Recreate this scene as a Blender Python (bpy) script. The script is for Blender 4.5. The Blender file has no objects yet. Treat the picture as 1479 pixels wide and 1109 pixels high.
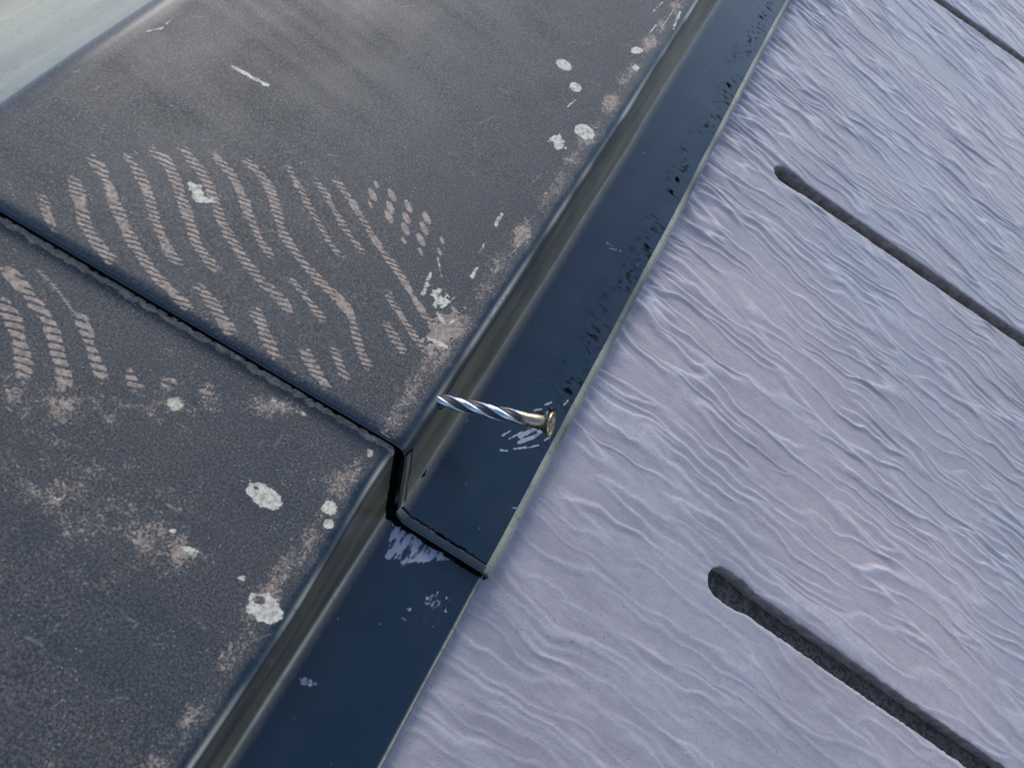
import bpy, math, random
import numpy as np
from mathutils import Matrix, Vector

# ------------------------------------------------------------------ frame
# Roof coordinates: t = down the slope, s = along the ridge, h = off the slate. One unit U = 190 mm.
U = 0.19
PITCH = math.radians(19.3)
ROOF_Z = 5.5
R_ROOF = Matrix.Rotation(PITCH, 4, 'Y')
M_ROOF = Matrix.Translation((0, 0, ROOF_Z)) @ R_ROOF
scene = bpy.context.scene

# ------------------------------------------------------------------ camera
AX_R = Vector((0.80225561, 0.44427522, 0.39875489))
AX_U = Vector((-0.58039727, 0.73680015, 0.3467918))
AX_B = Vector((-0.13973166, -0.50965191, 0.84895818))
cam_d = bpy.data.cameras.new('camera')
cam = bpy.data.objects.new('camera', cam_d)
scene.collection.objects.link(cam)
scene.camera = cam
rot = Matrix((AX_R, AX_U, AX_B)).transposed().to_4x4()
cam.matrix_world = M_ROOF @ Matrix.Translation((0, 0, U)) @ rot
cam_d.sensor_width = 36.0
cam_d.lens = 26.0
cam_d.clip_start = 0.01
cam_d.clip_end = 20000
cam_d.dof.use_dof = True
cam_d.dof.focus_distance = 0.245
cam_d.dof.aperture_fstop = 30.0

# ------------------------------------------------------------------ sky, sun, exposure
SUN_EL, SUN_AZ = math.radians(38), math.radians(-25)
w = bpy.data.worlds.new('World'); scene.world = w; w.use_nodes = True
wn = w.node_tree.nodes
sky = wn.new('ShaderNodeTexSky'); sky.sky_type = 'NISHITA'; sky.sun_disc = False
sky.sun_elevation = SUN_EL; sky.sun_rotation = SUN_AZ
sky.air_density = 1.0; sky.dust_density = 1.0; sky.ozone_density = 1.0
bg = wn['Background']; bg.inputs['Strength'].default_value = 0.15
w.node_tree.links.new(sky.outputs[0], bg.inputs['Color'])
sun_d = bpy.data.lights.new('sun', 'SUN'); sun_d.energy = 1.5; sun_d.angle = math.radians(22)
sun_d.color = (1.0, 0.95, 0.88)
sun = bpy.data.objects.new('sun', sun_d); scene.collection.objects.link(sun)
sd = Vector((math.sin(SUN_AZ) * math.cos(SUN_EL), math.cos(SUN_AZ) * math.cos(SUN_EL), math.sin(SUN_EL)))
sun.rotation_euler = sd.to_track_quat('Z', 'Y').to_euler()
sun.location = sd * 20 + Vector((0, 0, ROOF_Z))
vs = scene.view_settings
vs.view_transform = 'Standard'; vs.look = 'None'; vs.gamma = 1.0; vs.exposure = 0.82
vs.use_curve_mapping = False

# ------------------------------------------------------------------ helpers
F_PX, IW, IH = 1068.0, 1479, 1109
A3 = np.array([AX_R[:], AX_U[:], AX_B[:]])


def on_plane(x, y, h):
    """photograph pixel -> (t, s) in metres on the plane at height h (metres) over the slate"""
    r = np.array([x - IW / 2, -(y - IH / 2), -F_PX]) @ A3
    k = (U - h) / -r[2]
    return r[0] * k, r[1] * k


_rng = np.random.RandomState(7)
_PERM = _rng.permutation(4096)
_ANG = _rng.rand(4096) * 2 * np.pi
_GX, _GY = np.cos(_ANG), np.sin(_ANG)


def noise(x, y, seed=0):
    """2-D gradient noise, about -0.7 to 0.7"""
    x = np.asarray(x, float) + seed * 17.31; y = np.asarray(y, float) + seed * 5.77
    xi = np.floor(x).astype(int); yi = np.floor(y).astype(int)
    fx, fy = x - xi, y - yi
    u = fx * fx * fx * (fx * (fx * 6 - 15) + 10); v = fy * fy * fy * (fy * (fy * 6 - 15) + 10)

    def g(ix, iy, dx, dy):
        k = _PERM[(_PERM[ix & 4095] + iy + seed * 131) & 4095]
        return _GX[k] * dx + _GY[k] * dy
    a = g(xi, yi, fx, fy); b = g(xi + 1, yi, fx - 1, fy)
    c = g(xi, yi + 1, fx, fy - 1); d = g(xi + 1, yi + 1, fx - 1, fy - 1)
    return (a + (b - a) * u) * (1 - v) + (c + (d - c) * u) * v


def fbm(x, y, seed=0, octs=3):
    r = 0; a = 1.0
    for o in range(octs):
        r = r + a * noise(x * 2 ** o, y * 2 ** o, seed + o); a *= .5
    return r


def sstep(a, b, x):
    q = np.clip((x - a) / (b - a), 0, 1)
    return q * q * (3 - 2 * q)


def new_obj(name, me, mat, parent=None, matrix=None):
    o = bpy.data.objects.new(name, me)
    scene.collection.objects.link(o)
    if mat is not None and me is not None:
        me.materials.append(mat)
    if parent is not None:
        o.parent = parent
    elif matrix is not None:
        o.matrix_world = matrix
    return o


def mesh_np(name, verts, quads, attrs=None, smooth=True):
    me = bpy.data.meshes.new(name)
    nv, nq = len(verts), len(quads)
    me.vertices.add(nv); me.vertices.foreach_set('co', np.asarray(verts, np.float32).ravel())
    k = quads.shape[1]
    me.loops.add(nq * k); me.loops.foreach_set('vertex_index', quads.astype(np.int32).ravel())
    me.polygons.add(nq)
    me.polygons.foreach_set('loop_start', np.arange(0, nq * k, k, dtype=np.int32))
    me.polygons.foreach_set('use_smooth', np.full(nq, smooth, dtype=bool))
    me.update(calc_edges=True)
    for n, a in (attrs or {}).items():
        at = me.attributes.new(n, 'FLOAT', 'POINT')
        at.data.foreach_set('value', np.asarray(a, np.float32).ravel())
    me.validate()
    return me


def grid_quads(R, C, base=0, flip=False):
    i = np.arange(R - 1)[:, None] * C + np.arange(C - 1)[None, :] + base
    q = np.stack([i, i + 1, i + C + 1, i + C], -1).reshape(-1, 4)
    return q[:, ::-1] if flip else q


def box_mesh(name, x0, x1, y0, y1, z0, z1):
    v = np.array([(x, y, z) for z in (z0, z1) for y in (y0, y1) for x in (x0, x1)])
    q = np.array([(0, 2, 3, 1), (4, 5, 7, 6), (0, 1, 5, 4), (2, 6, 7, 3), (0, 4, 6, 2), (1, 3, 7, 5)])
    return mesh_np(name, v, q, smooth=False)


# ------------------------------------------------------------------ material helpers
class NT:
    def __init__(self, name):
        self.m = bpy.data.materials.new(name); self.m.use_nodes = True
        self.t = self.m.node_tree; self.n = self.t.nodes
        self.p = self.n['Principled BSDF']

    def link(self, a, b): self.t.links.new(a, b)

    def val(self, sock, v):
        if hasattr(v, 'is_output'): self.link(v, sock)
        else: sock.default_value = v

    def attr(self, name):
        a = self.n.new('ShaderNodeAttribute'); a.attribute_name = name
        return a.outputs['Fac']

    def coord(self, scale=(1, 1, 1), rotz=0.0):
        tc = self.n.new('ShaderNodeTexCoord'); mp = self.n.new('ShaderNodeMapping')
        mp.inputs['Scale'].default_value = scale; mp.inputs['Rotation'].default_value = (0, 0, rotz)
        self.link(tc.outputs['Object'], mp.inputs['Vector'])
        return mp.outputs[0]

    def noise(self, vec, scale, detail=2.0, rough=.5, dist=0.0):
        k = self.n.new('ShaderNodeTexNoise'); k.inputs['Scale'].default_value = scale
        k.inputs['Detail'].default_value = detail; k.inputs['Roughness'].default_value = rough
        k.inputs['Distortion'].default_value = dist
        self.link(vec, k.inputs['Vector'])
        return k.outputs['Fac']

    def voro(self, vec, scale, feature='F1', rand=1.0):
        k = self.n.new('ShaderNodeTexVoronoi'); k.feature = feature
        k.inputs['Scale'].default_value = scale; k.inputs['Randomness'].default_value = rand
        self.link(vec, k.inputs['Vector'])
        return k.outputs['Distance']

    def ramp(self, fac, a, b, lo=0.0, hi=1.0):
        k = self.n.new('ShaderNodeMapRange'); k.interpolation_type = 'SMOOTHSTEP'
        self.val(k.inputs['Value'], fac)
        k.inputs['From Min'].default_value = a; k.inputs['From Max'].default_value = b
        k.inputs['To Min'].default_value = lo; k.inputs['To Max'].default_value = hi
        return k.outputs[0]

    def math(self, op, a, b=0.0, clamp=False):
        k = self.n.new('ShaderNodeMath'); k.operation = op; k.use_clamp = clamp
        self.val(k.inputs[0], a); self.val(k.inputs[1], b)
        return k.outputs[0]

    def mix(self, fac, a, b):
        k = self.n.new('ShaderNodeMix'); k.data_type = 'RGBA'
        self.val(k.inputs['Factor'], fac)
        for s, v in ((k.inputs[6], a), (k.inputs[7], b)):
            if isinstance(v, tuple): s.default_value = (*v, 1.0)
            else: self.link(v, s)
        return k.outputs[2]

    def bump(self, h, strength=1.0, dist=0.0002):
        k = self.n.new('ShaderNodeBump'); k.inputs['Strength'].default_value = strength
        k.inputs['Distance'].default_value = dist
        self.link(h, k.inputs['Height']); self.link(k.outputs[0], self.p.inputs['Normal'])

    def out(self, color=None, rough=None, metal=None, spec=None):
        for n, v in (('Base Color', color), ('Roughness', rough), ('Metallic', metal), ('Specular IOR Level', spec)):
            if v is None: continue
            s = self.p.inputs[n]
            if isinstance(v, tuple): s.default_value = (*v, 1.0)
            else: self.val(s, v)
        return self.m


def mat_slate():
    k = NT('painted_slate')
    v = k.coord((.22, 1, 1), 0.0)
    v1 = k.coord()
    big = k.noise(v1, 9, 3, .6)
    streak = k.noise(v, 130, 4, .62, .6)
    c = k.mix(k.ramp(streak, .35, .68), (.262, .230, .240), (.345, .310, .318))
    c = k.mix(k.ramp(big, .40, .62, 0, .55), c, (.305, .296, .318))
    warm = k.noise(v1, 5.5, 2, .5)
    c = k.mix(k.ramp(warm, .44, .60, 0, .7), c, (.390, .312, .318))
    # chalky weathering on the crests, strengthened to paint in their bright lit lines
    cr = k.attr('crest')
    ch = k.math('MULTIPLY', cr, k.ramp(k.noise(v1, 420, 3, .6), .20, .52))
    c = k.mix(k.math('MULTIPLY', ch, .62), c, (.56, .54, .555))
    # fine pits and specks
    pit = k.ramp(k.noise(v1, 1000, 2, .5), .66, .73)
    reg = k.ramp(k.noise(v1, 26, 2, .5), .45, .62)
    pm = k.math('MULTIPLY', pit, reg)
    pm = k.math('MULTIPLY', pm, k.attr('pitted'))
    c = k.mix(pm, c, (.05, .045, .05))
    g = k.ramp(k.noise(v1, 260, 4, .65), .3, .7)
    c = k.mix(k.math('MULTIPLY', g, .24), c, (.18, .162, .178))
    c = k.mix(k.ramp(k.noise(v1, 1500, 3, .7), .45, .75, 0, .30), c, (.15, .135, .145))
    raw = k.mix(k.ramp(k.noise(v1, 300, 3, .6), .3, .7), (.15, .125, .12), (.29, .245, .23))
    c = k.mix(k.math('MINIMUM', k.attr('raw'), 1.0), c, raw)
    fl = k.mix(k.ramp(k.noise(v1, 650, 4, .7), .36, .64), (.050, .042, .038), (.165, .138, .122))  # bare slot floor, with the recess darkness put into its colour
    c = k.mix(k.ramp(k.attr('raw'), 1.0, 1.8), c, fl)
    r = k.math('ADD', k.ramp(streak, .3, .7, .27, .38), k.math('MULTIPLY', k.attr('raw'), .4))
    h = k.math('ADD', k.noise(v1, 700, 3, .6), k.math('MULTIPLY', k.noise(v, 500, 2, .5), .7))
    h = k.math('ADD', h, k.math('MULTIPLY', k.ramp(k.noise(v1, 1100, 2, .6), .62, .72), -1.2))
    k.bump(h, .6, .00020)
    return k.out(c, r, 0.0, .5)


def mat_cap():
    k = NT('dark_coated_steel')
    v1 = k.coord()
    vs_ = k.coord((1, .12, 1))
    matte = k.attr('matte'); dust = k.attr('dust'); white = k.attr('white'); worn_sheen = k.attr('worn_sheen'); soot_shade = k.attr('soot_shade')
    n1 = k.noise(v1, 2000, 4, .75)
    n2 = k.noise(v1, 60, 4, .6)
    n3 = k.math('ADD', k.math('MULTIPLY', k.noise(v1, 520, 3, .65), .45), k.math('MULTIPLY', k.noise(v1, 1700, 2, .6), .55))
    base = k.mix(k.ramp(n2, .35, .7), (.0030, .0125, .0235), (.0050, .0165, .0285))
    film = k.mix(k.ramp(n1, .40, .66), (.0120, .0126, .0142), (.112, .104, .098))
    film = k.mix(k.ramp(n2, .42, .70, 0, .35), film, (.038, .038, .040))
    grain = k.math('MULTIPLY', k.ramp(k.noise(v1, 2100, 1, .5), .66, .74), k.ramp(k.noise(v1, 120, 2, .5), .35, .6))
    film = k.mix(k.math('MULTIPLY', grain, .9), film, (.36, .33, .28))
    c = k.mix(matte, base, film)
    # dirt that sits in specks: threshold the mask with fine noise
    d = k.ramp(k.math('ADD', dust, k.math('MULTIPLY', k.math('SUBTRACT', n3, .5), 1.9)), .30, .66)
    d = k.math('MULTIPLY', d, k.ramp(dust, 0.02, .25))
    dc = k.mix(k.ramp(k.noise(v1, 800, 2, .6), .35, .65), (.24, .174, .130), (.45, .340, .258))
    c = k.mix(k.math('MULTIPLY', d, .72), c, dc)
    ww = k.ramp(k.math('ADD', white, k.math('MULTIPLY', k.math('SUBTRACT', k.noise(v1, 700, 4, .75), .5), 1.5)), .36, .60)
    ww = k.math('MULTIPLY', ww, k.ramp(white, 0.02, .2))
    wc = k.mix(k.ramp(k.noise(v1, 800, 4, .75), .38, .60), (.30, .268, .21), (.58, .52, .415))
    c = k.mix(ww, c, wc)
    pn = k.attr('paint')
    pp = k.ramp(k.math('ADD', pn, k.math('MULTIPLY', k.math('SUBTRACT', k.noise(k.coord((1.6, .6, 1)), 700, 3, .7), .5), 1.3)), .36, .62)
    pp = k.math('MULTIPLY', k.math('MULTIPLY', pp, k.ramp(pn, .02, .2)), .8)
    c = k.mix(pp, c, (.30, .30, .36))
    wr = k.math('MULTIPLY', worn_sheen, k.ramp(k.noise(v1, 420, 3, .7), .1, .5))
    c = k.mix(k.math('MULTIPLY', k.attr('brown'), .9), c, (.180, .136, .086))
    c = k.mix(wr, c, (.47, .43, .33))
    so = k.math('MULTIPLY', soot_shade, k.ramp(k.noise(k.coord((.35, 1, 1)), 480, 2, .6), .50, .57))
    so = k.math('MAXIMUM', so, k.ramp(soot_shade, .7, 1.5))  # strong mask fills solid black: shade of gaps and holes painted in
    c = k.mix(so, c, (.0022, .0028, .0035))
    # smears on the bare coating
    sm = k.noise(vs_, 70, 3, .6)
    clean_r = k.ramp(sm, .3, .7, .17, .30)
    rr = k.math('MAXIMUM', clean_r, k.math('MULTIPLY', matte, .68))
    dd = k.math('MAXIMUM', k.math('MAXIMUM', d, k.math('MAXIMUM', ww, pp)), wr)
    rr = k.math('MAXIMUM', rr, k.math('MULTIPLY', dd, .45))
    hgt = k.math('ADD', k.math('MULTIPLY', k.math('MULTIPLY', n1, matte), .35), k.math('MULTIPLY', dd, .45))
    hgt = k.math('ADD', hgt, k.math('MULTIPLY', k.noise(v1, 35, 2, .5), .8))
    k.bump(hgt, .6, .00018)
    rr = k.math('MAXIMUM', rr, k.math('MULTIPLY', so, .45))
    return k.out(c, rr, 0.0, k.math('SUBTRACT', .5, k.math('MULTIPLY', so, .38)))


def mat_plain(name, c0, c1, scale, rough=.8, metal=0.0, bump=0.0):
    k = NT(name); v = k.coord()
    n = k.noise(v, scale, 4, .6)
    if bump: k.bump(n, .6, bump)
    return k.out(k.mix(k.ramp(n, .3, .7), c0, c1), rough, metal)


def mat_nail():
    k = NT('plated_nail_steel'); v = k.coord()
    tc = k.n.new('ShaderNodeTexCoord'); sp = k.n.new('ShaderNodeSeparateXYZ')
    k.link(tc.outputs['Object'], sp.inputs[0])
    n = k.noise(v, 900, 3, .6)
    along = k.math('ADD', sp.outputs[2], k.math('MULTIPLY', k.math('SUBTRACT', k.noise(v, 260, 2, .5), .5), .010))
    brass = k.ramp(along, .017, .023)
    c = k.mix(brass, (.40, .46, .51), (.33, .27, .18))
    groove_dark = k.ramp(k.attr('groove'), .05, .6)  # grooves and recess coloured black and less metallic
    c = k.mix(k.math('MULTIPLY', groove_dark, .97), c, (.010, .008, .008))
    c = k.mix(k.ramp(n, .60, .72, 0, .6), c, (.16, .10, .06))
    k.bump(n, .5, .00012)
    return k.out(c, k.math('ADD', k.ramp(n, .3, .7, .20, .38), k.math('MULTIPLY', groove_dark, .3)), k.math('SUBTRACT', 1.0, groove_dark))


M_SLATE = mat_slate(); M_CAP = mat_cap(); M_NAIL = mat_nail()
M_FELT = mat_plain('roofing_felt', (.02, .02, .02), (.05, .048, .045), 300, .9)
M_WOOD = mat_plain('weathered_pine_board', (.14, .09, .05), (.26, .18, .11), 90, .8)
M_WALL = mat_plain('grey_siding', (.30, .29, .27), (.38, .37, .35), 12, .7)
M_GROUND = mat_plain('dry_ground', (.10, .09, .07), (.22, .20, .16), .15, .95)

# ------------------------------------------------------------------ setting: ground, house, roof deck
g = 6000.0
me = mesh_np('ground', np.array([(-g, -g, 0), (g, -g, 0), (g, g, 0), (-g, g, 0)]), np.array([(0, 1, 2, 3)]), smooth=False)
ground = new_obj('ground', me, M_GROUND); ground['kind'] = 'structure'

H_TOP = .105 * U                      # height of the cap's top face over the slate
T_RIDGE = -.552 * U                   # where the cap folds over the ridge
T_APEX = T_RIDGE + H_TOP * math.tan(PITCH)   # where the two slate planes would meet
apex = M_ROOF @ Vector((T_APEX, 0, 0))
ROOF_LEN = 2.4                        # half length along the ridge
SLOPE = 3.0
DECK = .030                           # deck surface under the slate plane
ct, st = math.cos(PITCH), math.sin(PITCH)
az = apex.z - DECK / ct
ex, ez = SLOPE * ct, az - SLOPE * st
pv = [(apex.x, y, az) for y in (-ROOF_LEN, ROOF_LEN)] + [(apex.x + sx * ex, y, ez) for sx in (-1, 1) for y in (-ROOF_LEN, ROOF_LEN)] \
    + [(apex.x + sx * ex, y, ez - .18) for sx in (-1, 1) for y in (-ROOF_LEN, ROOF_LEN)]
pq = [(0, 1, 3, 2), (0, 4, 5, 1), (2, 3, 7, 6), (4, 8, 9, 5), (6, 7, 9, 8)]
me = bpy.data.meshes.new('roof'); me.from_pydata(pv, [], pq + [(0, 2, 6, 8, 4), (1, 5, 9, 7, 3)]); me.update()
roof = new_obj('roof', me, M_FELT); roof['kind'] = 'structure'
house = new_obj('house_wall', box_mesh('house_wall', apex.x - ex + .4, apex.x + ex - .4, -ROOF_LEN + .3, ROOF_LEN - .3, 0, ez - .18), M_WALL)
house['kind'] = 'structure'

# ------------------------------------------------------------------ slate tiles
def slate_relief(t, s, fade=None):
    """height in metres of the embossed wood-grain, and a 0..1 crest mask; t, s in metres"""
    a, b = t * 1000, s * 1000
    bw = b + 5.0 * noise(a / 38, b / 26, 1) + 2.6 * noise(a / 13, b / 10, 2) + .5 * noise(a / 4.5, b / 3.5, 3)
    amp = np.clip(.78 + .6 * noise(a / 55, b / 38, 4), .5, 1.05)
    if fade is not None: amp = amp * fade
    h = 0; crest = 0
    for i, (la, lb, A, wd) in enumerate([(70, 8.6, .80, .115), (54, 6.2, .55, .12)]):
        n = noise(a / la + .15 * b / lb, bw / lb, 10 + i)
        g = noise(a / la + .15 * b / lb, bw / lb + .04, 10 + i) - n
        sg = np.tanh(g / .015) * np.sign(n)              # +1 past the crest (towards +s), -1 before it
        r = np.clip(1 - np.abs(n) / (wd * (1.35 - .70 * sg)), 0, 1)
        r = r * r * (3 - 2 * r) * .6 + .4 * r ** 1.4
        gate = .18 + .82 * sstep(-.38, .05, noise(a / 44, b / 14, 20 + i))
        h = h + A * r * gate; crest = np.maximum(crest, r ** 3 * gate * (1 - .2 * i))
        h = h + A * .14 * n
    h = h + .16 * noise(a / 30, b / 16, 31) + .06 * noise(a / 5, b / 2.0, 33)
    # the press leaves tighter corrugations towards the head of the slate
    edge = np.exp(-((t - .050) / .017) ** 2) * sstep(.11, .2, s)
    h = h + 1.7 * edge * noise(a / 16, (b + 2 * noise(a / 8, b / 8, 35)) / 4.2, 34)
    return h * amp * .00098, crest * amp


TILE_TH = .0062
SLOT_HALF = .0056
T_TOP, T_BOT = .020, .262             # visible course: from under the flange to its lower edge
S0, S1 = -.240, .670                  # the 910 mm tile that fills the picture


def slot_at(x0, y0, x1, y1):
    (ta, sa), (tb, sb) = on_plane(x0, y0, 0), on_plane(x1, y1, 0)
    return ta, sa, (sb - sa) / (tb - ta)


# slot centre lines: (start t, s there, drift of s per t, half width)
slots = []
for q, hw in (((1024, 829, 1424, 1107), .0052), ((1119, 243, 1479, 492), .0047), ((1290, -46, 1479, 88), .0047)):
    ta, sa, k = slot_at(*q); slots.append((ta, sa, k, hw))
slots.insert(0, (.085, slots[0][1] - .178, .0, .0056))
slots.append((.100, slots[-1][1] + .175, .02, .0056))


def slot_half(t, sl):
    ta, sa, k, hw = sl
    q = np.clip((t - ta) / (hw * 1.15), 0, 1)
    wv = hw * np.sqrt(np.clip(1 - (1 - q) ** 2, 0, 1))
    # the cutter's bulb at the head of the slot, then a slightly narrower saw cut
    wv = wv * (1 - .20 * sstep(.012, .017, t - ta))
    return np.where(t <= ta, 0, wv)


def make_tile(ts, bands_step, sls, s_lo, s_hi, h0, with_fade, name, t_paint=-9):
    """a slate with its saw slots open to below; ts = rows of t, returns a mesh"""
    V, Q, CR, RAW = [], [], [], []
    base = 0
    edges = [lambda t: np.full_like(t, s_lo)]
    for sl in sls:
        jit = lambda t, sd, sl=sl: (.00042 * noise(t * 1000 / 3.6, t * 0, sd) + .00034 * noise(t * 1000 / 1.3, t * 0, sd + 1)) * (slot_half(t, sl) > 0)
        edges.append((lambda t, sl=sl, jit=jit: sl[1] + sl[2] * (t - sl[0]) - slot_half(t, sl) + jit(t, 51),
                      lambda t, sl=sl, jit=jit: sl[1] + sl[2] * (t - sl[0]) + slot_half(t, sl) + jit(t, 57), sl))
    edges.append(lambda t: np.full_like(t, s_hi))
    for bi in range(len(edges) - 1):
        lo = edges[bi] if bi == 0 else edges[bi][1]
        hi = edges[bi + 1] if bi == len(edges) - 2 else edges[bi + 1][0]
        sl_lo = None if bi == 0 else edges[bi][2]
        sl_hi = None if bi == len(edges) - 2 else edges[bi + 1][2]
        a, b = lo(ts), hi(ts)
        n = bands_step(float(a.mean()), float(b.mean()))
        f = np.linspace(0, 1, n)
        # crowd the grid at the edges so that the arris rounds off
        f = np.concatenate([[0, .0016, .004], f[1:-1][(f[1:-1] > .006) & (f[1:-1] < .994)], [.996, .9984, 1]])
        S = a[:, None] + (b - a)[:, None] * f[None, :]
        T = np.repeat(ts[:, None], len(f), 1)
        fd = None
        if with_fade: fd = (.42 + .58 * sstep(.05, .20, S)) * (.85 + .35 * np.exp(-((T - .055) / .02) ** 2) * sstep(.09, .2, S))
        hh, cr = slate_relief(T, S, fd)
        dl = np.where((slot_half(ts, sl_lo) > 0)[:, None], S - a[:, None], 1.0) if sl_lo else np.full_like(S, 1.0)
        dh = np.where((slot_half(ts, sl_hi) > 0)[:, None], b[:, None] - S, 1.0) if sl_hi else np.full_like(S, 1.0)
        dm = np.minimum(dl, dh)
        hh = hh * (.35 + .65 * sstep(0, .0014, dm)) - .00028 * np.exp(-dm / .00030)
        P = np.stack([T, S, h0 + hh], -1)
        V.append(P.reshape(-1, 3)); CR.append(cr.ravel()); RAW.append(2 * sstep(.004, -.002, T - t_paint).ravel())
        Q.append(grid_quads(P.shape[0], P.shape[1], base, flip=False)); base += P.shape[0] * P.shape[1]
        # cut walls: slot sides, ends and the tile's own rim
        def wall(line, flip, rawv=1.0):
            nonlocal base
            m = 5
            jag = .0003
            cols = []
            for j in range(m):
                c = line.copy(); c[:, 2] = line[:, 2] - (line[:, 2] - (h0 - TILE_TH)) * j / (m - 1)
                cols.append(c)
            W = np.stack(cols, 1)
            V.append(W.reshape(-1, 3)); CR.append(np.zeros(W.shape[0] * m))
            rw = np.full((W.shape[0], m), rawv); rw[:, 0] = .35 * rawv
            RAW.append(rw.ravel())
            Q.append(grid_quads(W.shape[0], m, base, flip)); base += W.shape[0] * m
        wall(P[:, 0], True); wall(P[:, -1], False)
        wall(P[0], False); wall(P[-1], True)
        bt = np.stack([P[0, 0], P[0, -1], P[-1, 0], P[-1, -1]]); 
    V = np.concatenate(V); Q = np.concatenate(Q)
    pit = sstep(.16, .03, V[:, 1]) * .75 + .25
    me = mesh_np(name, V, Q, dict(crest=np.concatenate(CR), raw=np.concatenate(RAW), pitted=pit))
    return me


# the slate in the picture: fine grid where the photograph looks, coarser outside it
t_rows = np.concatenate([np.linspace(T_TOP, .046, 16), np.arange(.0466, .246, .00058), np.linspace(.2465, T_BOT, 24)])
for ta, sa, k, hw in slots:
    t_rows = np.concatenate([t_rows, ta + np.array([.00002, .0001, .00025])])
t_rows = np.unique(np.round(t_rows, 6))


def fine_step(a, b):
    mid = (a + b) / 2
    st_ = .00038 if -.1 < mid < .2 else .00046
    if b < 0 or a > .55: st_ = .002
    return max(8, int((b - a) / st_))


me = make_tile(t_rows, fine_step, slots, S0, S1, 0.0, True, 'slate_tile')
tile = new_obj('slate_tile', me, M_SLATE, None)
tile.matrix_world = M_ROOF
tile.parent = roof; tile.matrix_parent_inverse = Matrix.Identity(4)


def coarse_tile(t0, t1, s0, s1, h0, sls=(), step=.0035):
    rows = np.unique(np.round(np.concatenate([np.arange(t0, t1, step), [t1]] + [sl[0] + np.array([.0002, .0008, .002, .004]) for sl in sls]), 6))
    return make_tile(rows, lambda a, b: max(6, int((b - a) / .003)), list(sls), s0, s1, h0, False, 'slate_tile', t1 - .178 if h0 < 0 else -9)


GAP = .002
R_OPP = Matrix.Rotation(math.pi, 4, 'Z') @ Matrix.Rotation(PITCH, 4, 'Y')
M_OPP = Matrix.Translation(apex - (R_OPP @ Vector((T_APEX, 0, 0)))) @ R_OPP
# next courses down the slope run up beneath the visible one; same on the far slope
rnd = random.Random(3)
shared = {}
for side, M in enumerate((M_ROOF, M_OPP)):
    for c in range(3):
        for j in (-1, 0, 1):
            if side == 0 and c == 0 and j == 0: continue
            sa = S0 + j * (.910 + GAP) + (.455 if c % 2 else 0)
            t1 = T_BOT + .182 * c
            t0 = T_TOP if c == 0 else t1 - .410
            h0 = -.0070 * c
            key = (c,)
            if key not in shared:
                sl = [(t1 - .150 + rnd.uniform(-.02, .02), S0 + .09 + .182 * i, 0.0, .0056) for i in range(5)]
                shared[key] = coarse_tile(t0, t1, S0, S0 + .910, h0, sl)
            o = bpy.data.objects.new('slate_tile', shared[key]); scene.collection.objects.link(o)
            if not shared[key].materials: shared[key].materials.append(M_SLATE)
            o.parent = roof
            o.matrix_world = M @ Matrix.Translation((0, sa - S0, 0))

# ------------------------------------------------------------------ ridge cap
PROFILE_CACHE = {}


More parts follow.
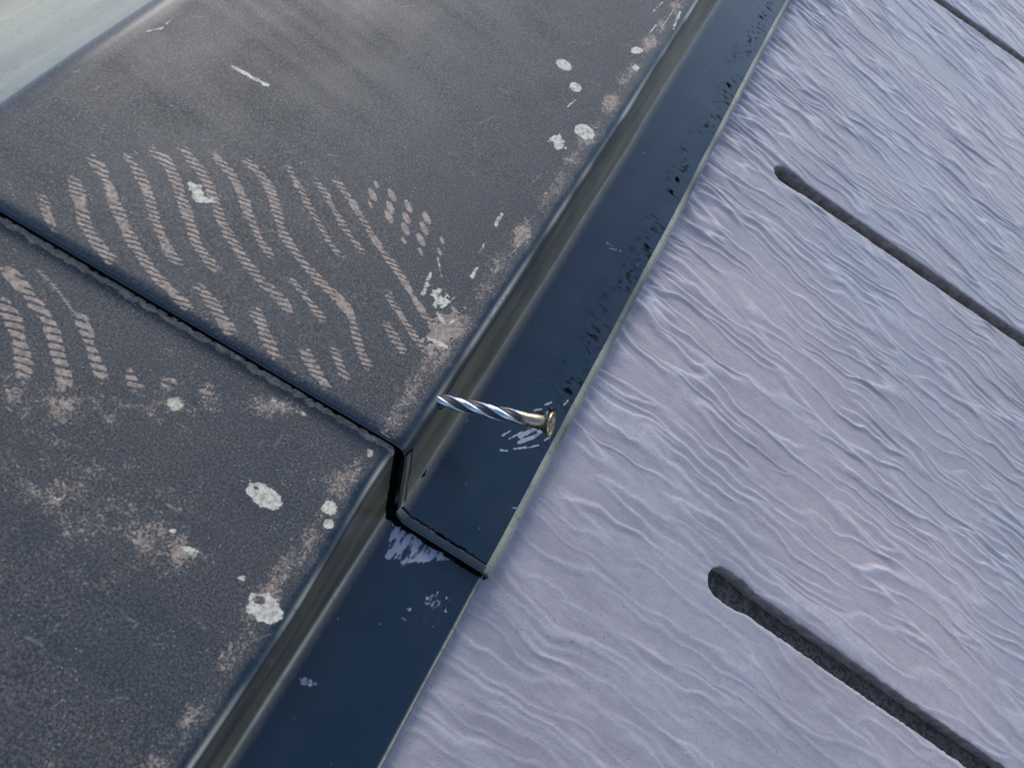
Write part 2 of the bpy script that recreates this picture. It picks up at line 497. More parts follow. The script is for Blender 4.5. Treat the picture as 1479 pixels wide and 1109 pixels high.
def cap_profile(off):
    """cross-section (t, h) from the far flange over the ridge to the near hem. off = outward lift (m).
    Returns points, outward normals, arc position names: list of (t, h, nt, nh, part)"""
    pts = []
    D2R = math.radians
    def arc(c, r, a0, a1, n, part):
        for i in range(n):
            a = a0 + (a1 - a0) * i / (n - 1)
            pts.append((c[0] + r * math.cos(a), c[1] + r * math.sin(a), math.cos(a), math.sin(a), part))
    two = 2 * PITCH - D2R(5)
    # near top fold, wall foot and hem; the overlapping sheet is bent a little tighter before its lift
    T_E, T_B, T_F = (.0613 * U, .1063 * U, .2580 * U) if off else (.0665 * U, .1048 * U, .2643 * U)
    H_E, H_B = H_TOP, .0052
    wall_dir = np.array([T_B - T_E, H_B - H_E]); wl = np.linalg.norm(wall_dir); wall_dir /= wl
    wn_ang = math.atan2(wall_dir[0], -wall_dir[1]) if False else math.atan2(wall_dir[0], -wall_dir[1])
    nwall = np.array([-wall_dir[1], wall_dir[0]])      # outward (towards +t, +h)
    a_wall = math.atan2(nwall[1], nwall[0])
    a_top = D2R(90); a_far = D2R(90) + two
    # far side: top face sloping away, its wall and flange (coarse)
    fd = np.array([-math.cos(two), -math.sin(two)]); fn = np.array([-math.sin(two), math.cos(two)])
    R_R = .0055
    apexp = np.array([T_RIDGE, H_TOP])
    L = T_E - T_RIDGE
    far_edge = apexp + fd * L
    far_foot = far_edge - fn * (H_TOP - H_B) + fd * (T_B - T_E)
    far_lip = far_foot + fd * (T_F - T_B)
    tang = R_R * math.tan(two / 2)
    for p, q, n, nn, part in ((far_lip, far_foot, 6, fn, 'far_flange'), (far_foot, far_edge, 6, None, 'far_wall')):
        if nn is None:
            d = (q - p) / np.linalg.norm(q - p); nn = np.array([-d[1], d[0]])
        for i in range(n):
            f = i / n
            x = p + (q - p) * f
            pts.append((x[0], x[1], nn[0], nn[1], part))
    p, q = far_edge, apexp + fd * tang
    for f in np.linspace(0, 1, 90)[:-1]:
        x = p + (q - p) * f
        pts.append((x[0], x[1], fn[0], fn[1], 'far_panel'))
    c = apexp + np.array([tang, 0]) - np.array([0, R_R])
    arc(c, R_R, a_far, a_top, 16, 'top_panel')
    # near top face
    R_E = .0015 if off else .0008
    te = R_E * math.tan((a_top - a_wall) / 2)
    x0, x1 = pts[-1][0], T_E - te
    n = int((x1 - x0) / .00036)
    for f in np.linspace(0, 1, n)[1:-1]:
        pts.append((x0 + (x1 - x0) * f, H_TOP, 0, 1, 'top_panel'))
    arc((x1, H_TOP - R_E), R_E, a_top, a_wall, 9, 'top_panel')
    # wall
    R_B = .0020 if off else .0008
    tb = R_B * math.tan((a_top - a_wall) / 2)
    s0 = np.array(pts[-1][:2]); e = np.array([T_B, H_B]) - wall_dir * tb
    n = 44
    for f in np.linspace(0, 1, n)[1:]:
        x = s0 + (e - s0) * f
        pts.append((x[0], x[1], nwall[0], nwall[1], 'side_wall'))
    c = np.array([T_B + tb, H_B + R_B])
    for i in range(1, 8):
        a = a_wall + (a_top - a_wall) * i / 7
        pts.append((c[0] - R_B * math.cos(a), c[1] - R_B * math.sin(a), math.cos(a), math.sin(a), 'side_wall'))
    # flange with a slight droop and a folded hem
    x0 = pts[-1][0]
    for f in np.linspace(0, 1, 84)[1:]:
        x = x0 + (T_F - x0) * f
        pts.append((x, H_B - .0014 * f, 0.03, 1, 'flange'))
    hz = pts[-1][1]; RH = .00055
    arc((T_F, hz - RH), RH, D2R(89), D2R(-90), 11, 'hem')
    P = np.array([q[:2] for q in pts]); N = np.array([q[2:4] for q in pts]); N /= np.linalg.norm(N, axis=1)[:, None]
    parts = [q[4] for q in pts]
    return P + N * off, N, parts


# end of the overlapping cap as a function of where on the profile (u-units measured from the photograph)
def joint_s(P, parts, N):
    out = []
    T_E, T_B, T_F = .068 * U, .110 * U, .270 * U
    for (t, h), pt in zip(P, parts):
        if pt == 'top_panel' or pt == 'far_panel' or pt.startswith('far'):
            f = min(max((t - T_RIDGE) / (T_E - T_RIDGE), -1), 1.0)
            v = .3130 + (.3600 - .3130) * f if f > 0 else .3130
        elif pt == 'side_wall':
            f = min(max((H_TOP - h) / (H_TOP - .005), 0), 1)
            v = .3600 + (.3030 - .3600) * f
        else:
            f = min(max((t - T_B) / (T_F - T_B), 0), 1)
            v = .3030 + (.3110 - .3030) * f
        out.append(v * U)
    out = np.array(out)
    k = np.exp(-(np.arange(-18, 19) / 8.5) ** 2); k /= k.sum()
    pad = np.pad(out, 18, mode='edge')
    return np.convolve(pad, k, mode='valid')


# ---- marks lying on the sheet, as masks over (t, s): shoe prints, droppings, crust, scratches, painted shade and sheen
LIFT = .0029                           # the upper cap rides on the lower one
HU, HL = H_TOP + LIFT, H_TOP


def seg_dist(T, S, pl, want_arc=True):
    """distance to a polyline and arc position of the nearest point"""
    best = np.full(T.shape, 1e9); arc = np.zeros(T.shape); acc = 0
    for (a, b), (c, d) in zip(pl[:-1], pl[1:]):
        L = math.hypot(c - a, d - b) + 1e-12
        f = np.clip(((T - a) * (c - a) + (S - b) * (d - b)) / L ** 2, 0, 1)
        q = np.hypot(T - a - f * (c - a), S - b - f * (d - b))
        m = q < best
        best = np.where(m, q, best); arc = np.where(m, acc + f * L, arc); acc += L
    return best, arc, acc


def smooth_pl(pl, n=4):
    """Catmull-Rom through the points"""
    p = [pl[0]] + list(pl) + [pl[-1]]; out = []
    for i in range(1, len(p) - 2):
        p0, p1, p2, p3 = (np.array(x, float) for x in p[i - 1:i + 3])
        for j in range(n):
            u = j / n
            out.append(tuple(.5 * (2 * p1 + (p2 - p0) * u + (2 * p0 - 5 * p1 + 4 * p2 - p3) * u * u + (3 * p1 - p0 - 3 * p2 + p3) * u ** 3)))
    out.append(tuple(pl[-1]))
    return out


def px_line(pts, zx, zy, sc, h):
    return [on_plane(zx + x / sc, zy + y / sc, h) for x, y in pts]


# ribbed sole lines: (points in photo pixels via a zoom window), half width in m, strength, hatch pitch
SOLE_U = [
    ([(150, 235), (185, 330), (205, 400), (245, 475)], .0013, .75),
    ([(270, 200), (320, 250), (345, 360), (375, 450), (430, 530), (510, 610)], .0019, .9),
    ([(350, 110), (420, 180), (465, 270), (500, 360), (540, 450), (590, 540), (650, 630), (720, 700), (800, 780), (830, 810)], .0018, .9),
    ([(490, 100), (570, 170), (620, 260), (645, 350), (680, 450), (720, 540), (780, 620)], .0017, .8),
    ([(800, 650), (870, 720), (930, 800), (980, 880), (1020, 920)], .0020, .9),
    ([(610, 90), (700, 150), (750, 240), (780, 330), (810, 420), (840, 510), (900, 590), (960, 640)], .0018, .9),
    ([(740, 70), (800, 130), (870, 220), (920, 330), (950, 420), (1000, 510), (1060, 600), (1130, 680), (1200, 750), (1260, 830)], .0018, .9),
    ([(870, 95), (940, 160), (1000, 230), (1040, 320), (1075, 420), (1120, 510), (1180, 590)], .0016, .95),
    ([(1200, 635), (1270, 690), (1330, 770), (1400, 860)], .0013, .9),
    ([(1010, 125), (1080, 180), (1140, 250), (1180, 350), (1205, 450), (1260, 540), (1340, 640), (1430, 730), (1479, 785), (1505, 830), (1525, 920), (1555, 1000), (1590, 1060)], .0017, 1.0),
    ([(1060, 760), (1110, 840), (1150, 940), (1200, 1020)], .0020, .95),
    ([(1290, 920), (1320, 1010), (1380, 1100), (1410, 1150)], .0020, .95),
    ([(1400, 910), (1435, 980), (1465, 1060), (1500, 1115)], .0017, .95),
    ([(1207, 140), (1257, 230), (1307, 320), (1367, 430), (1427, 530), (1487, 590)], .0012, .85),
    ([(1317, 205), (1387, 290), (1447, 400), (1507, 490), (1567, 570)], .0013, .9),
    ([(1407, 205), (1467, 280), (1527, 370), (1587, 470), (1647, 560), (1707, 640), (1767, 740), (1827, 830), (1887, 920), (1907, 945)], .0014, 1.0),
    ([(1637, 680), (1677, 760), (1727, 840), (1787, 930), (1832, 985)], .0014, .9),
    ([(1627, 810), (1677, 900), (1727, 980), (1747, 1000)], .0016, .8),
    ([(40, 200), (60, 270), (75, 330)], .0012, .5),
    ([(10, 230), (50, 310)], .0012, .5),
]
SOLE_L = [
    ([(-60, 200), (0, 270), (60, 350), (110, 450), (140, 550), (160, 650), (170, 760), (170, 880)], .0019, .95),
    ([(-40, -10), (10, 30), (90, 90), (170, 180), (240, 270), (310, 360), (360, 450), (390, 540), (410, 640), (440, 740), (460, 850), (450, 950)], .0019, 1.0),
    ([(500, 320), (580, 400), (620, 500), (650, 600), (690, 700), (720, 800), (760, 880)], .0018, .95),
    ([(900, 710), (930, 800), (970, 880), (1010, 940)], .0022, 1.0),
    ([(1180, 780), (1220, 870), (1270, 950)], .0022, 1.0),
    ([(1430, 840), (1490, 920), (1530, 1010)], .0022, 1.0),
]
DIAMONDS = [(705, 300), (785, 300), (780, 355), (775, 395), (858, 350), (850, 400), (845, 447), (935, 400), (925, 445), (910, 492), (695, 343), (1000, 495), (720, 258), (990, 545), (838, 497), (910, 545)]


def sole_mask(T, S, lines, zx, zy, sc, h, pitch):
    out = np.zeros(T.shape)
    for li, (pts, hw, st_) in enumerate(lines):
        pl = smooth_pl(px_line(pts, zx, zy, sc, h))
        ar = np.array(pl)
        lo, hi = ar.min(0) - .004, ar.max(0) + .004
        m = (T > lo[0]) & (T < hi[0]) & (S > lo[1]) & (S < hi[1])
        if not m.any(): continue
        tt, ss = T[m], S[m]
        wob = .00035 * noise(tt * 1000 / 3, ss * 1000 / 3, 61)
        d, a, L = seg_dist(tt, ss, pl)
        hw2 = hw * np.clip(1.1 + .6 * noise(a * 1000 / 5, a * 0, 90 + li), .45, 1.4)
        hw2 = hw2 * .64
        band = sstep(hw2 + .00025, hw2 - .00025, d + wob)
        # ribs run nearly across the line, a little skewed
        ph = (ss * .93 - tt * .32) / pitch + .55 * noise(tt * 1000 / 6, ss * 1000 / 6, 62 + li)
        rib = sstep(-.80, -.10, np.cos(2 * np.pi * ph))
        fill = sstep(.05, .35, noise(tt * 1000 / 6, ss * 1000 / 6, 63 + li))
        v = band * np.maximum(rib, .75 * fill) * st_
        v *= np.clip(.95 + .45 * noise(tt * 1000 / 11, ss * 1000 / 11, 64), .35, 1)
        v *= sstep(-.001, .005, a) * sstep(-.001, .004, L - a)
        out[m] = np.maximum(out[m], v)
    return out


def blob(T, S, x, y, h, rx, ry, ang=0.0, rag=.25, seed=1):
    """ragged oval centred on a photo pixel; rx, ry in photo pixels (about 0.2 mm each)"""
    t0, s0 = on_plane(x, y, h)
    t1, s1 = on_plane(x + math.cos(ang) * rx, y + math.sin(ang) * rx, h)
    t2, s2 = on_plane(x - math.sin(ang) * ry, y + math.cos(ang) * ry, h)
    A = np.array([[t1 - t0, t2 - t0], [s1 - s0, s2 - s0]]); Ai = np.linalg.inv(A)
    u = Ai[0, 0] * (T - t0) + Ai[0, 1] * (S - s0); v = Ai[1, 0] * (T - t0) + Ai[1, 1] * (S - s0)
    r = np.hypot(u, v)
    sc = 1000 / 2.2
    return sstep(1.15, .85, r + rag * (noise(T * sc, S * sc, seed) + .6 * noise(T * sc * 3, S * sc * 3, seed + 1)))


def haze_blob(T, S, x, y, h, rx, ry, ang, seed):
    v = blob(T, S, x, y, h, rx, ry, ang, .7, seed)
    t0, s0 = on_plane(x, y, h)
    q = np.hypot(T - t0, S - s0) / (rx * .0003)
    return np.exp(-q * q) * .75 * np.clip(.75 + noise(T * 1000 / 7, S * 1000 / 5, seed), 0, 1.1) + .25 * v


def streak(T, S, pts, h, hw, seed=1):
    pl = [on_plane(x, y, h) for x, y in pts]
    ar = np.array(pl); lo, hi = ar.min(0) - .003, ar.max(0) + .003
    out = np.zeros(T.shape)
    m = (T > lo[0]) & (T < hi[0]) & (S > lo[1]) & (S < hi[1])
    if m.any():
        d, a, L = seg_dist(T[m], S[m], pl)
        out[m] = sstep(hw * 1.5, hw * .5, d + hw * .9 * noise(T[m] * 1000 / 1.5, S[m] * 1000 / 1.5, seed))
    return out


def cap_marks(T, S, part, upper, jd):
    """masks for one part. jd = distance past the overlap joint along s (m, positive = towards -s on the lower cap)"""
    sh = T.shape
    z = np.zeros(sh)
    h = HU if upper else HL
    T_E, T_B, T_F = (.0700 * U, .1150 * U, .2733 * U) if upper else (.0665 * U, .1048 * U, .2643 * U)
    m = dict(brown=z.copy(), paint=z.copy(), matte=z.copy(), dust=z.copy(), white=z.copy(), worn_sheen=z.copy(), soot_shade=z.copy())
    a, b = T * 1000, S * 1000
    if part == 'top_panel':
        de = T_E - T                      # distance from the near fold
        wav = .0012 * noise(b / 9, b * 0, 5) + .0006 * noise(b / 3, a / 3, 6)
        m['matte'] = sstep(.0008, .0036, de + wav) * np.clip(.92 + .22 * fbm(a / 20, b / 20, 7), .72, 1.0)
        m['matte'] *= np.clip(.93 + .18 * noise(a / 70, b / 4.5, 90), .75, 1)
        m['matte'] *= .55 + .45 * sstep(-.0005, .004, T - T_RIDGE - .001)
        cl = np.clip(.55 + .9 * noise(a / 14, b / 10, 8), 0, 1)
        band = np.exp(-((de - .0062 + wav) / .0034) ** 2) * cl
        m['dust'] = np.maximum(m['dust'], .78 * band)
        m['dust'] = np.maximum(m['dust'], .26 * sstep(.10, .5, fbm(a / 16, b / 16, 9)) * m['matte'])
        m['worn_sheen'] = np.exp(-((T - (T_E - .0003)) / .0006) ** 2) * np.clip(.5 + 1.0 * noise(b / 14, b * 0, 11), .1, .9)
        if upper:
            m['dust'] = np.maximum(m['dust'], .95 * sole_mask(T, S, SOLE_U, 0, 180, 2.958, h, .00118))
            for i, (x, y) in enumerate(DIAMONDS):
                big = 1.0 if i < 10 else .6
                m['dust'] = np.maximum(m['dust'], .9 * blob(T, S, 300 + x / 2.958, 180 + y / 2.958, h, 10.5 * big, 4.3 * big, math.radians(62), .12, 40 + i))
            for x, y, rx, ry, an, r in ((815, 95, 12, 7, .5, .12), (832, 127, 9, 6, .5, .12), (845, 191, 15, 10, .45, .14), (806, 205, 12, 8, .6, .8), (922, 75, 9, 5, 0, .5), (1150 - 230, 100, 5, 4, 0, .3)):
                m['white'] = np.maximum(m['white'], blob(T, S, x, y, h, rx, ry, an, r, int(x)) * .95)
            m['white'] = np.maximum(m['white'], .9 * blob(T, S, 288, 280, h, 17, 9, .7, 1.1, 3))
            m['white'] = np.maximum(m['white'], .9 * streak(T, S, [(338, 98), (360, 110), (386, 124)], h, .0006, 4))
            m['white'] = np.maximum(m['white'], .6 * streak(T, S, [(212, 46), (235, 41), (246, 30)], h, .0003, 5))
            for i, pts in enumerate([[(610, 425), (622, 395)], [(638, 400), (632, 372)], [(700, 352), (692, 366)], [(688, 388), (682, 400)], [(657, 428), (652, 436)], [(638, 436), (628, 432)], [(632, 452), (640, 466)], [(645, 500), (620, 498)], [(660, 460), (645, 470)], [(725, 310), (716, 325)], [(945, 20), (960, 5)], [(960, 40), (975, 18)], [(975, 45), (985, 20)], [(940, 52), (950, 38)], [(820, 155), (832, 145)], [(620, 490), (646, 500)]]):
                m['white'] = np.maximum(m['white'], .62 * streak(T, S, pts, h, .0003 + .0003 * (i % 3 == 0), 70 + i))
            m['white'] = np.maximum(m['white'], .75 * blob(T, S, 636, 432, h, 16, 10, .9, 1.5, 33))
            m['dust'] = np.maximum(m['dust'], .7 * blob(T, S, 640, 480, h, 34, 18, -.9, .9, 35))
            rs = np.random.RandomState(5)
            for i in range(34):
                x, y = rs.uniform(60, 960), rs.uniform(10, 520); an = rs.uniform(-1.2, .9); L = rs.uniform(6, 26)
                m['worn_sheen'] = np.maximum(m['worn_sheen'], rs.uniform(.1, .3) * streak(T, S, [(x, y), (x + L * math.cos(an), y + L * math.sin(an))], h, .00012, 200 + i))
            # clean bluish strip along the cut edge
            m['matte'] *= .45 + .55 * sstep(.0006, .0024, jd)
        else:
            m['dust'] = np.maximum(m['dust'], .95 * sole_mask(T, S, SOLE_L, 0, 380, 4.93, h, .00165))
            for x, y, rx, ry, st_ in ((30, 575, 30, 18, .50), (90, 590, 40, 16, .50), (160, 588, 36, 16, .46), (250, 595, 40, 18, .46), (320, 585, 30, 14, .40), (110, 720, 70, 50, .42), (230, 785, 40, 16, .5), (60, 640, 60, 40, .30), (400, 590, 40, 8, .5), (265, 795, 18, 9, .8), (200, 770, 60, 14, .5), (470, 690, 20, 8, .5)):
                m['dust'] = np.maximum(m['dust'], st_ * haze_blob(T, S, x, y, h, rx, ry, .15, int(x + y)))
            m['dust'] = np.maximum(m['dust'], .9 * blob(T, S, 256, 586, h, 13, 9, .3, .3, 17))
            m['white'] = np.maximum(m['white'], .60 * blob(T, S, 256, 586, h, 12, 8, .3, .3, 17))
            for x, y, rx, ry, an, r, st_ in ((383, 717, 28, 15, .55, .22, 1), (380, 875, 27, 20, .5, .35, .95), (479, 736, 12, 10, 0, .3, .8), (477, 758, 9, 7, 0, .3, .75), (348, 833, 7, 3, .2, .8, .8), (540, 655, 6, 6, 0, .9, .8), (268, 792, 10, 7, .2, 1.0, .7), (247, 765, 5, 3, 0, .6, .7)):
                m['white'] = np.maximum(m['white'], st_ * blob(T, S, x, y, h, rx, ry, an, r, int(y)))
            rs = np.random.RandomState(6)
            for i in range(26):
                x, y = rs.uniform(10, 480), rs.uniform(480, 1090); an = rs.uniform(-1.2, .9); L = rs.uniform(8, 34)
                m['worn_sheen'] = np.maximum(m['worn_sheen'], rs.uniform(.1, .3) * streak(T, S, [(x, y), (x + L * math.cos(an), y + L * math.sin(an))], h, .00012, 240 + i))
            m['white'] *= 1 - .9 * blob(T, S, 370, 864, h, 9, 6, .2, .5, 19)
            m['white'] *= 1 - .6 * blob(T, S, 372, 706, h, 6, 3, .6, .7, 20)
            for x, y, an in ((356, 695, .65), (352, 852, .65)):
                m['matte'] *= 1 - .0 * x; m['white'] = np.maximum(m['white'], .30 * blob(T, S, x, y, h, 22, 11, an, .3, int(y)))
            m['white'] = np.maximum(m['white'], .62 * blob(T, S, 82, 708, h, 11, 14, .3, .5, 9) - .62 * blob(T, S, 82, 708, h, 8, 10, .3, .5, 9))
            m['white'] = np.maximum(m['white'], .42 * streak(T, S, [(375, 578), (410, 585), (445, 602)], h, .0005, 14))
            m['worn_sheen'] = np.maximum(m['worn_sheen'], .55 * streak(T, S, [(55, 390), (85, 420), (108, 452)], h, .00014, 15))
            # pale crust where the two sheets meet
            cr = 1.0 * sstep(.0027, .0013, jd + .0011 * noise(a / 2.5, b / 2.5, 21)) * (jd > .0003)
            pass
            m['dust'] = np.maximum(m['dust'], .92 * cr)
            m['white'] = np.maximum(m['white'], .50 * cr * sstep(.0024, .0010, jd) * np.clip(.7 + noise(a / 5, b / 5, 22), 0, 1))
            m['soot_shade'] = np.where((jd < .0006 + .0003 * noise(a / 1.5, b / 1.5, 81)) & (jd > -.004), 2.0, 0.0)  # shade of the lap gap painted as a black line
    elif part in ('far_panel', 'far_flange', 'far_wall'):
        m['matte'] = np.clip(.12 + .2 * fbm(a / 14, b / 60, 24), 0, .4)
        m['worn_sheen'] = np.clip(.22 + .16 * fbm(a / 8, b / 50, 25), 0, .5)  # tan tint paints in the beige reflection of the horizon
        m['white'] = .8 * sstep(.47, .52, noise(a / .8, b / 14, 26)) * sstep(-.05, .25, noise(a / 30, b / 30, 27))
    elif part == 'side_wall':
        dn = T_B - T
        m['matte'] = np.clip(.12 + .3 * fbm(a / 3.2, b / 40, 47), .0, .4)
        m['brown'] = np.clip(.42 + .60 * fbm(a / 2.2, b / 60, 48) + .30 * noise(a / 5, b / 14, 50) + .3 * sstep(.006, .0, T_B - T), 0, .95)
        m['worn_sheen'] = m['worn_sheen'] + .8 * np.exp(-((dn + .0001) / .0005) ** 2) * np.clip(.75 + .5 * noise(b / 8, b * 0, 49), .3, .9)
        if upper:
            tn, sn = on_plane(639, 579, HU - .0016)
            m['soot_shade'] = 2.0 * sstep(.0027, .0020, np.hypot((T - tn) * 1.9, S - sn - .0004) + .0003 * noise(a, b, 93))  # nail hole: dark contact ring painted around the shank
    elif part == 'flange':
        d0 = T - T_B; d1 = T_F - T
        m['matte'] = np.clip(.01 + .12 * fbm(a / 18, b / 18, 26), 0, .2)
        m['paint'] = .62 * sstep(.52, .60, noise(a / .9, b / .9, 30))
        m['worn_sheen'] = .8 * np.exp(-(d1 / .0003) ** 2)
        fz = d0 - .0008 + .0006 * noise(b / 1.2, a / .9, 27)
        m['brown'] = .6 * sstep(.0022, .0, fz)
        m['worn_sheen'] = np.maximum(m['worn_sheen'], .22 * sstep(.0014, .0001, d0 + .00025 * noise(b / 3, a / 2, 51)))
        if upper:
            m['soot_shade'] = np.exp(-((d1 - .0070 - .0035 * noise(b / 30, b * 0, 28)) / .0045) ** 2) * sstep(.085, .12, S) * 1.4 * sstep(-.06, .20, noise(a / 2.8 - b / 6, b / 1.7, 29)) * sstep(-.3, .1, noise(a / 9, b / 14, 28))
            sc_ = [[(722, 632), (736, 624)], [(733, 636), (752, 626)], [(748, 633), (772, 620)], [(748, 641), (764, 634), (779, 625)], [(758, 628), (775, 617)], [(740, 650), (758, 648)], [(762, 648), (776, 644)], [(720, 652), (730, 653)], [(785, 587), (795, 582)], [(770, 595), (780, 592)], [(787, 598), (795, 591)], [(812, 588), (818, 580)], [(826, 590), (838, 578)], [(818, 600), (824, 592)], [(784, 638), (792, 632)], [(871, 353), (884, 360)], [(878, 362), (896, 366)], [(733, 732), (745, 735)], [(755, 718), (765, 716)], [(670, 700), (676, 704)], [(640, 742), (642, 744)]]
            for i, p in enumerate(sc_):
                m['paint'] = np.maximum(m['paint'], (.75 if i < 15 else .5) * streak(T, S, p, .0060, .00032 + .0003 * (i in (2, 3, 4, 12)), 100 + i))
            m['soot_shade'] = np.maximum(m['soot_shade'], 2 * blob(T, S, 606, 684, .006, 5, 9, .3, .4, 8))  # small hole, its dark inside painted on the sheet
        else:
            # pale paint dragged along under the lap
            q = jd + .0022 * noise(a / 2.2, b / 6, 41) + .0012 * noise(a / .8, b / 3, 42)
            ext = .0105 * sstep(.0015, .006, d0) * sstep(.026, .006, d0) + .0005
            m['paint'] = np.maximum(m['paint'], .80 * sstep(0, .0022, ext - q) * (jd > -.004) * np.clip(.72 + .9 * noise(a / 1.6, b / 5, 43), .2, 1))
            for x, y, rx, ry, st_ in ((630, 868, 20, 10, .42), (445, 985, 16, 5, .5), (585, 895, 5, 4, .5), (590, 880, 4, 3, .5), (620, 865, 6, 3, .55)):
                m['paint'] = np.maximum(m['paint'], st_ * blob(T, S, x, y, .004, rx, ry, .3, 1.0, int(x)))
    elif part == 'hem':
        m['worn_sheen'] = np.clip(.42 + .5 * noise(b / 17, b * 0, 46), .18, .7)
        m['white'] = .0 * z
    if not upper and part in ('side_wall', 'flange'):
        m['soot_shade'] = np.maximum(m['soot_shade'], np.where((jd < .0011 + .0005 * noise(a / 1.5, b / 1.5, 81)) & (jd > -.006), 2.0, 0.0))  # gap shade painted black along the lap on wall and flange
    return m


def build_cap(name, label, upper, s_rows):
    off = LIFT if upper else 0.0
    P, N, parts = cap_profile(off)
    js = joint_s(P, parts, N)
    root = new_obj(name, None, None, None, M_ROOF)
    root['label'] = label; root['category'] = 'ridge cap'; root['group'] = 'ridge caps along the roof ridge'
    order = []
    for p in parts:
        if p not in order: order.append(p)
    for part in order:
        idx = [i for i, p in enumerate(parts) if p == part]
        i0, i1 = idx[0], idx[-1]
        if part != order[-1]: i1 += 1                     # share the seam row with the next part
        Pp, Np, J = P[i0:i1 + 1], N[i0:i1 + 1], js[i0:i1 + 1]
        R = len(s_rows)
        # rows follow the slanting cut at the joint and straighten away from it
        dlt = s_rows[:, None]
        S = J[None, :] + dlt
        T = np.repeat(Pp[None, :, 0], R, 0); Hh = np.repeat(Pp[None, :, 1], R, 0)
        jd = np.abs(dlt) * np.sign(dlt) if upper else -dlt
        jd = np.repeat(jd, len(Pp), 1) if jd.shape[1] == 1 else jd
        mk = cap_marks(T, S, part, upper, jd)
        # hand-folded sheet: slight oil-canning, and the end of the lap turned down
        a, b = T * 1000, S * 1000
        wob = .00022 * noise(a / 45, b / 60, 70) + .00010 * noise(a / 18, b / 22, 71)
        if part == 'far_panel': wob = wob * 1.0
        if upper and part in ('side_wall', 'flange'):
            # doubled lip along the cut: a raised roll, crevice shade painted black behind it
            wob = wob + .0003 * sstep(.0020, .0012, dlt) * np.ones_like(wob)
            mk['soot_shade'] = np.maximum(mk['soot_shade'], np.where(np.abs(dlt - .0020 + .0003 * noise(a / 2, b / 2, 83)) < .00038, 2.0, 0.0))
            mk['worn_sheen'] = np.maximum(mk['worn_sheen'], .05 * sstep(.0026, .0018, dlt))
        if upper: wob = wob - .0004 * np.clip(1 - dlt / .0030, 0, 1) ** 2
        T = T + Np[None, :, 0] * wob; Hh = Hh + Np[None, :, 1] * wob
        # neither fold is dead straight
        we = np.clip((T - T_RIDGE) / (.066 * U - T_RIDGE), 0, 1)
        if upper:
            T = T - .0075 * U * we * sstep(.7 * U, 1.9 * U, S)
        else:
            we = we * np.clip((.105 * U - T) / (.038 * U), 0, 1)
            T = T + we * U * (.0035 - .0095 * sstep(.10 * U, .34 * U, S))
        T = T + we * (.00035 * noise(S * 1000 / 46, S * 0, 87) + .00012 * noise(S * 1000 / 13, S * 0, 88))
        X = np.stack([T, S, Hh], -1)
        C = len(Pp)
        verts = [X.reshape(-1, 3)]; quads = [grid_quads(R, C, 0)]
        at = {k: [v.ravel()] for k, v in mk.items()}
        base = R * C
        # the cut end: sheet thickness, then back under as a folded lip
        row = X[0] if upper else X[-1]
        if upper:
            prof = [(0, 0), (-.00035, -.00010), (-.00058, -.00035), (-.00060, -.00055), (-.00045, -.00075), (-.0002, -.0009), (.018, -.0010)]
            E = np.stack([np.stack([row[:, 0] + Np[:, 0] * dn, row[:, 1] + ds, row[:, 2] + Np[:, 1] * dn], -1) for ds, dn in prof], 0)
            verts.append(E.reshape(-1, 3)); quads.append(grid_quads(len(prof), C, base, flip=True))
            for k in at: at[k].append(np.zeros(len(prof) * C))
            base += len(prof) * C
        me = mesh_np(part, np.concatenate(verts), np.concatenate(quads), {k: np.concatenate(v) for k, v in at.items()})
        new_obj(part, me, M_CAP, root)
    return root


near = np.concatenate([np.linspace(0, .004, 18), np.arange(.0043, .10, .00038), np.arange(.10, .20, .00046), np.arange(.20, .38, .0006), np.linspace(.381, 1.9, 120)])
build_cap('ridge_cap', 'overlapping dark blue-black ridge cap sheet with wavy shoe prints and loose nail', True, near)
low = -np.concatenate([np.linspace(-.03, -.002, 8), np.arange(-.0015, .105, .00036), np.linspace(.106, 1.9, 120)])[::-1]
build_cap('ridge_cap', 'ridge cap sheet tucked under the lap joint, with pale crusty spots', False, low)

# the batten the caps are nailed to
M2 = M_ROOF
bt = new_obj('batten', box_mesh('batten', T_APEX + .012, .050 * U, -1.9, 1.9, .0008, H_TOP - .0016), M_WOOD)
bt.parent = roof; bt.matrix_world = M_ROOF

# ------------------------------------------------------------------ the loose nail
def ray(x, y):
    r = np.array([x - IW / 2, -(y - IH / 2), -F_PX]) @ A3
    return r / F_PX                          # depth-normalised


cam_p = np.array([0, 0, U])
r1, r2 = ray(639, 579), ray(797, 613)
# entry: on the side wall a little under the fold
k1 = (U - (HU - .0016)) / -r1[2]
p1 = cam_p + r1 * k1
# head: its axis leans toward the viewer by about 18 degrees
best = None
for k2 in np.linspace(k1 * .8, k1 * 1.1, 400):
    p2 = cam_p + r2 * k2
    v = p2 - p1; f = (v @ np.array(AX_B)) / np.linalg.norm(v)
    if best is None or abs(f - .27) < best[0]: best = (abs(f - .27), p2)
p2 = best[1]
LEN = float(np.linalg.norm(p2 - p1))
print('nail length mm', LEN * 1000, 'entry', p1 * 1000, 'head', p2 * 1000)
axis = Vector(p2 - p1).normalized()
qz = axis.to_track_quat('Z', 'Y')
NAIL_M = Matrix.Translation(Vector(p1)) @ qz.to_matrix().to_4x4()
root = new_obj('nail', None, None, None, M_ROOF @ NAIL_M)
root['label'] = 'loose spiral nail with brassy flared head sticking out of the ridge cap side'
root['category'] = 'nail'
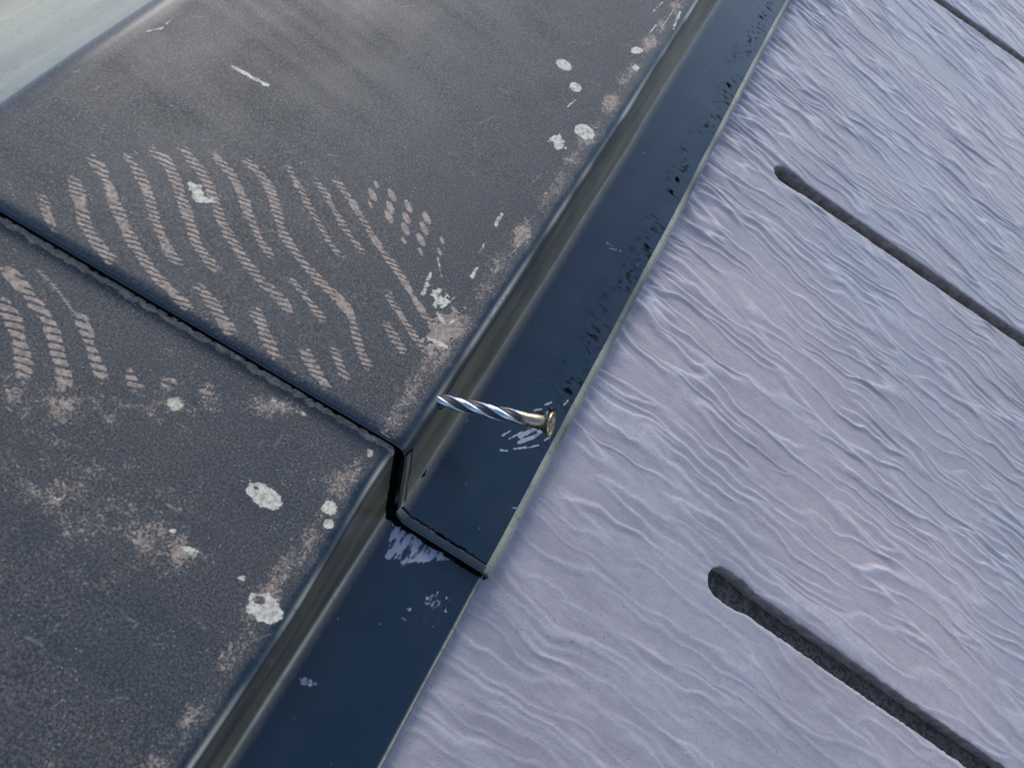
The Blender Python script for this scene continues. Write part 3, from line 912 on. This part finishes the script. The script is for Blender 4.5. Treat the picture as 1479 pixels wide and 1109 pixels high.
# shank: four-lobed twisted section
ZB, ZE = -.012, LEN - .0045
nz, na = 260, 48
zz = np.linspace(ZB, ZE, nz); aa = np.linspace(0, 2 * np.pi, na, endpoint=False)
Z, Aa = np.meshgrid(zz, aa, indexing='ij')
twist = Z / .0125 * 2 * np.pi * .5
q = np.cos(3 * (Aa - twist))
depth = .27 * sstep(ZE, ZE - .006, Z)
grv = sstep(.40, -.40, q)
Rr = .0018 * (1 - depth * grv)
X = np.stack([Rr * np.cos(Aa), Rr * np.sin(Aa), Z], -1)
i = np.arange(nz - 1)[:, None] * na + np.arange(na)[None, :]
j = np.arange(nz - 1)[:, None] * na + (np.arange(na)[None, :] + 1) % na
Qd = np.stack([i, j, j + na, i + na], -1).reshape(-1, 4)
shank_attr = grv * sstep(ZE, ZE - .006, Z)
me = mesh_np('shank', X.reshape(-1, 3), Qd, dict(groove=shank_attr))
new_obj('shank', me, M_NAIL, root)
# head: flare, rim, and a cross-recess sunk in the face
pr = [(.0018, ZE - .0002), (.00183, ZE + .0006), (.0019, ZE + .0018), (.0022, ZE + .0029), (.0028, ZE + .0037), (.00320, ZE + .0040), (.00328, ZE + .0043), (.00322, ZE + .0046), (.0030, ZE + .0047)]
pr = pr + [(r, ZE + .0047) for r in np.linspace(.0028, .0001, 22)]
prr = np.array([p[0] for p in pr]); prz = np.array([p[1] for p in pr])
na = 72; aa = np.linspace(0, 2 * np.pi, na, endpoint=False)
X = np.zeros((len(pr), na, 3)); gr = np.zeros((len(pr), na))
for k in range(len(pr)):
    x, y = prr[k] * np.cos(aa), prr[k] * np.sin(aa)
    zc = np.full(na, prz[k])
    if k > 8:
        ca, sa_ = math.cos(.5), math.sin(.5)
        u, v = x * ca - y * sa_, x * sa_ + y * ca
        cross = np.maximum(sstep(.00085, .0005, np.abs(u)) * sstep(.0028, .0022, np.abs(v)), sstep(.00085, .0005, np.abs(v)) * sstep(.0028, .0022, np.abs(u)))
        zc = zc - .0018 * cross * (1 - .12 * np.hypot(u, v) / .0028) - .0005 * sstep(.0036, .0028, np.hypot(u, v))
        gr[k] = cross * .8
    X[k] = np.stack([x, y, zc], -1)
i = np.arange(len(pr) - 1)[:, None] * na + np.arange(na)[None, :]
j = np.arange(len(pr) - 1)[:, None] * na + (np.arange(na)[None, :] + 1) % na
Qd = np.stack([i, j, j + na, i + na], -1).reshape(-1, 4)
me = mesh_np('head', X.reshape(-1, 3), Qd, dict(groove=gr))
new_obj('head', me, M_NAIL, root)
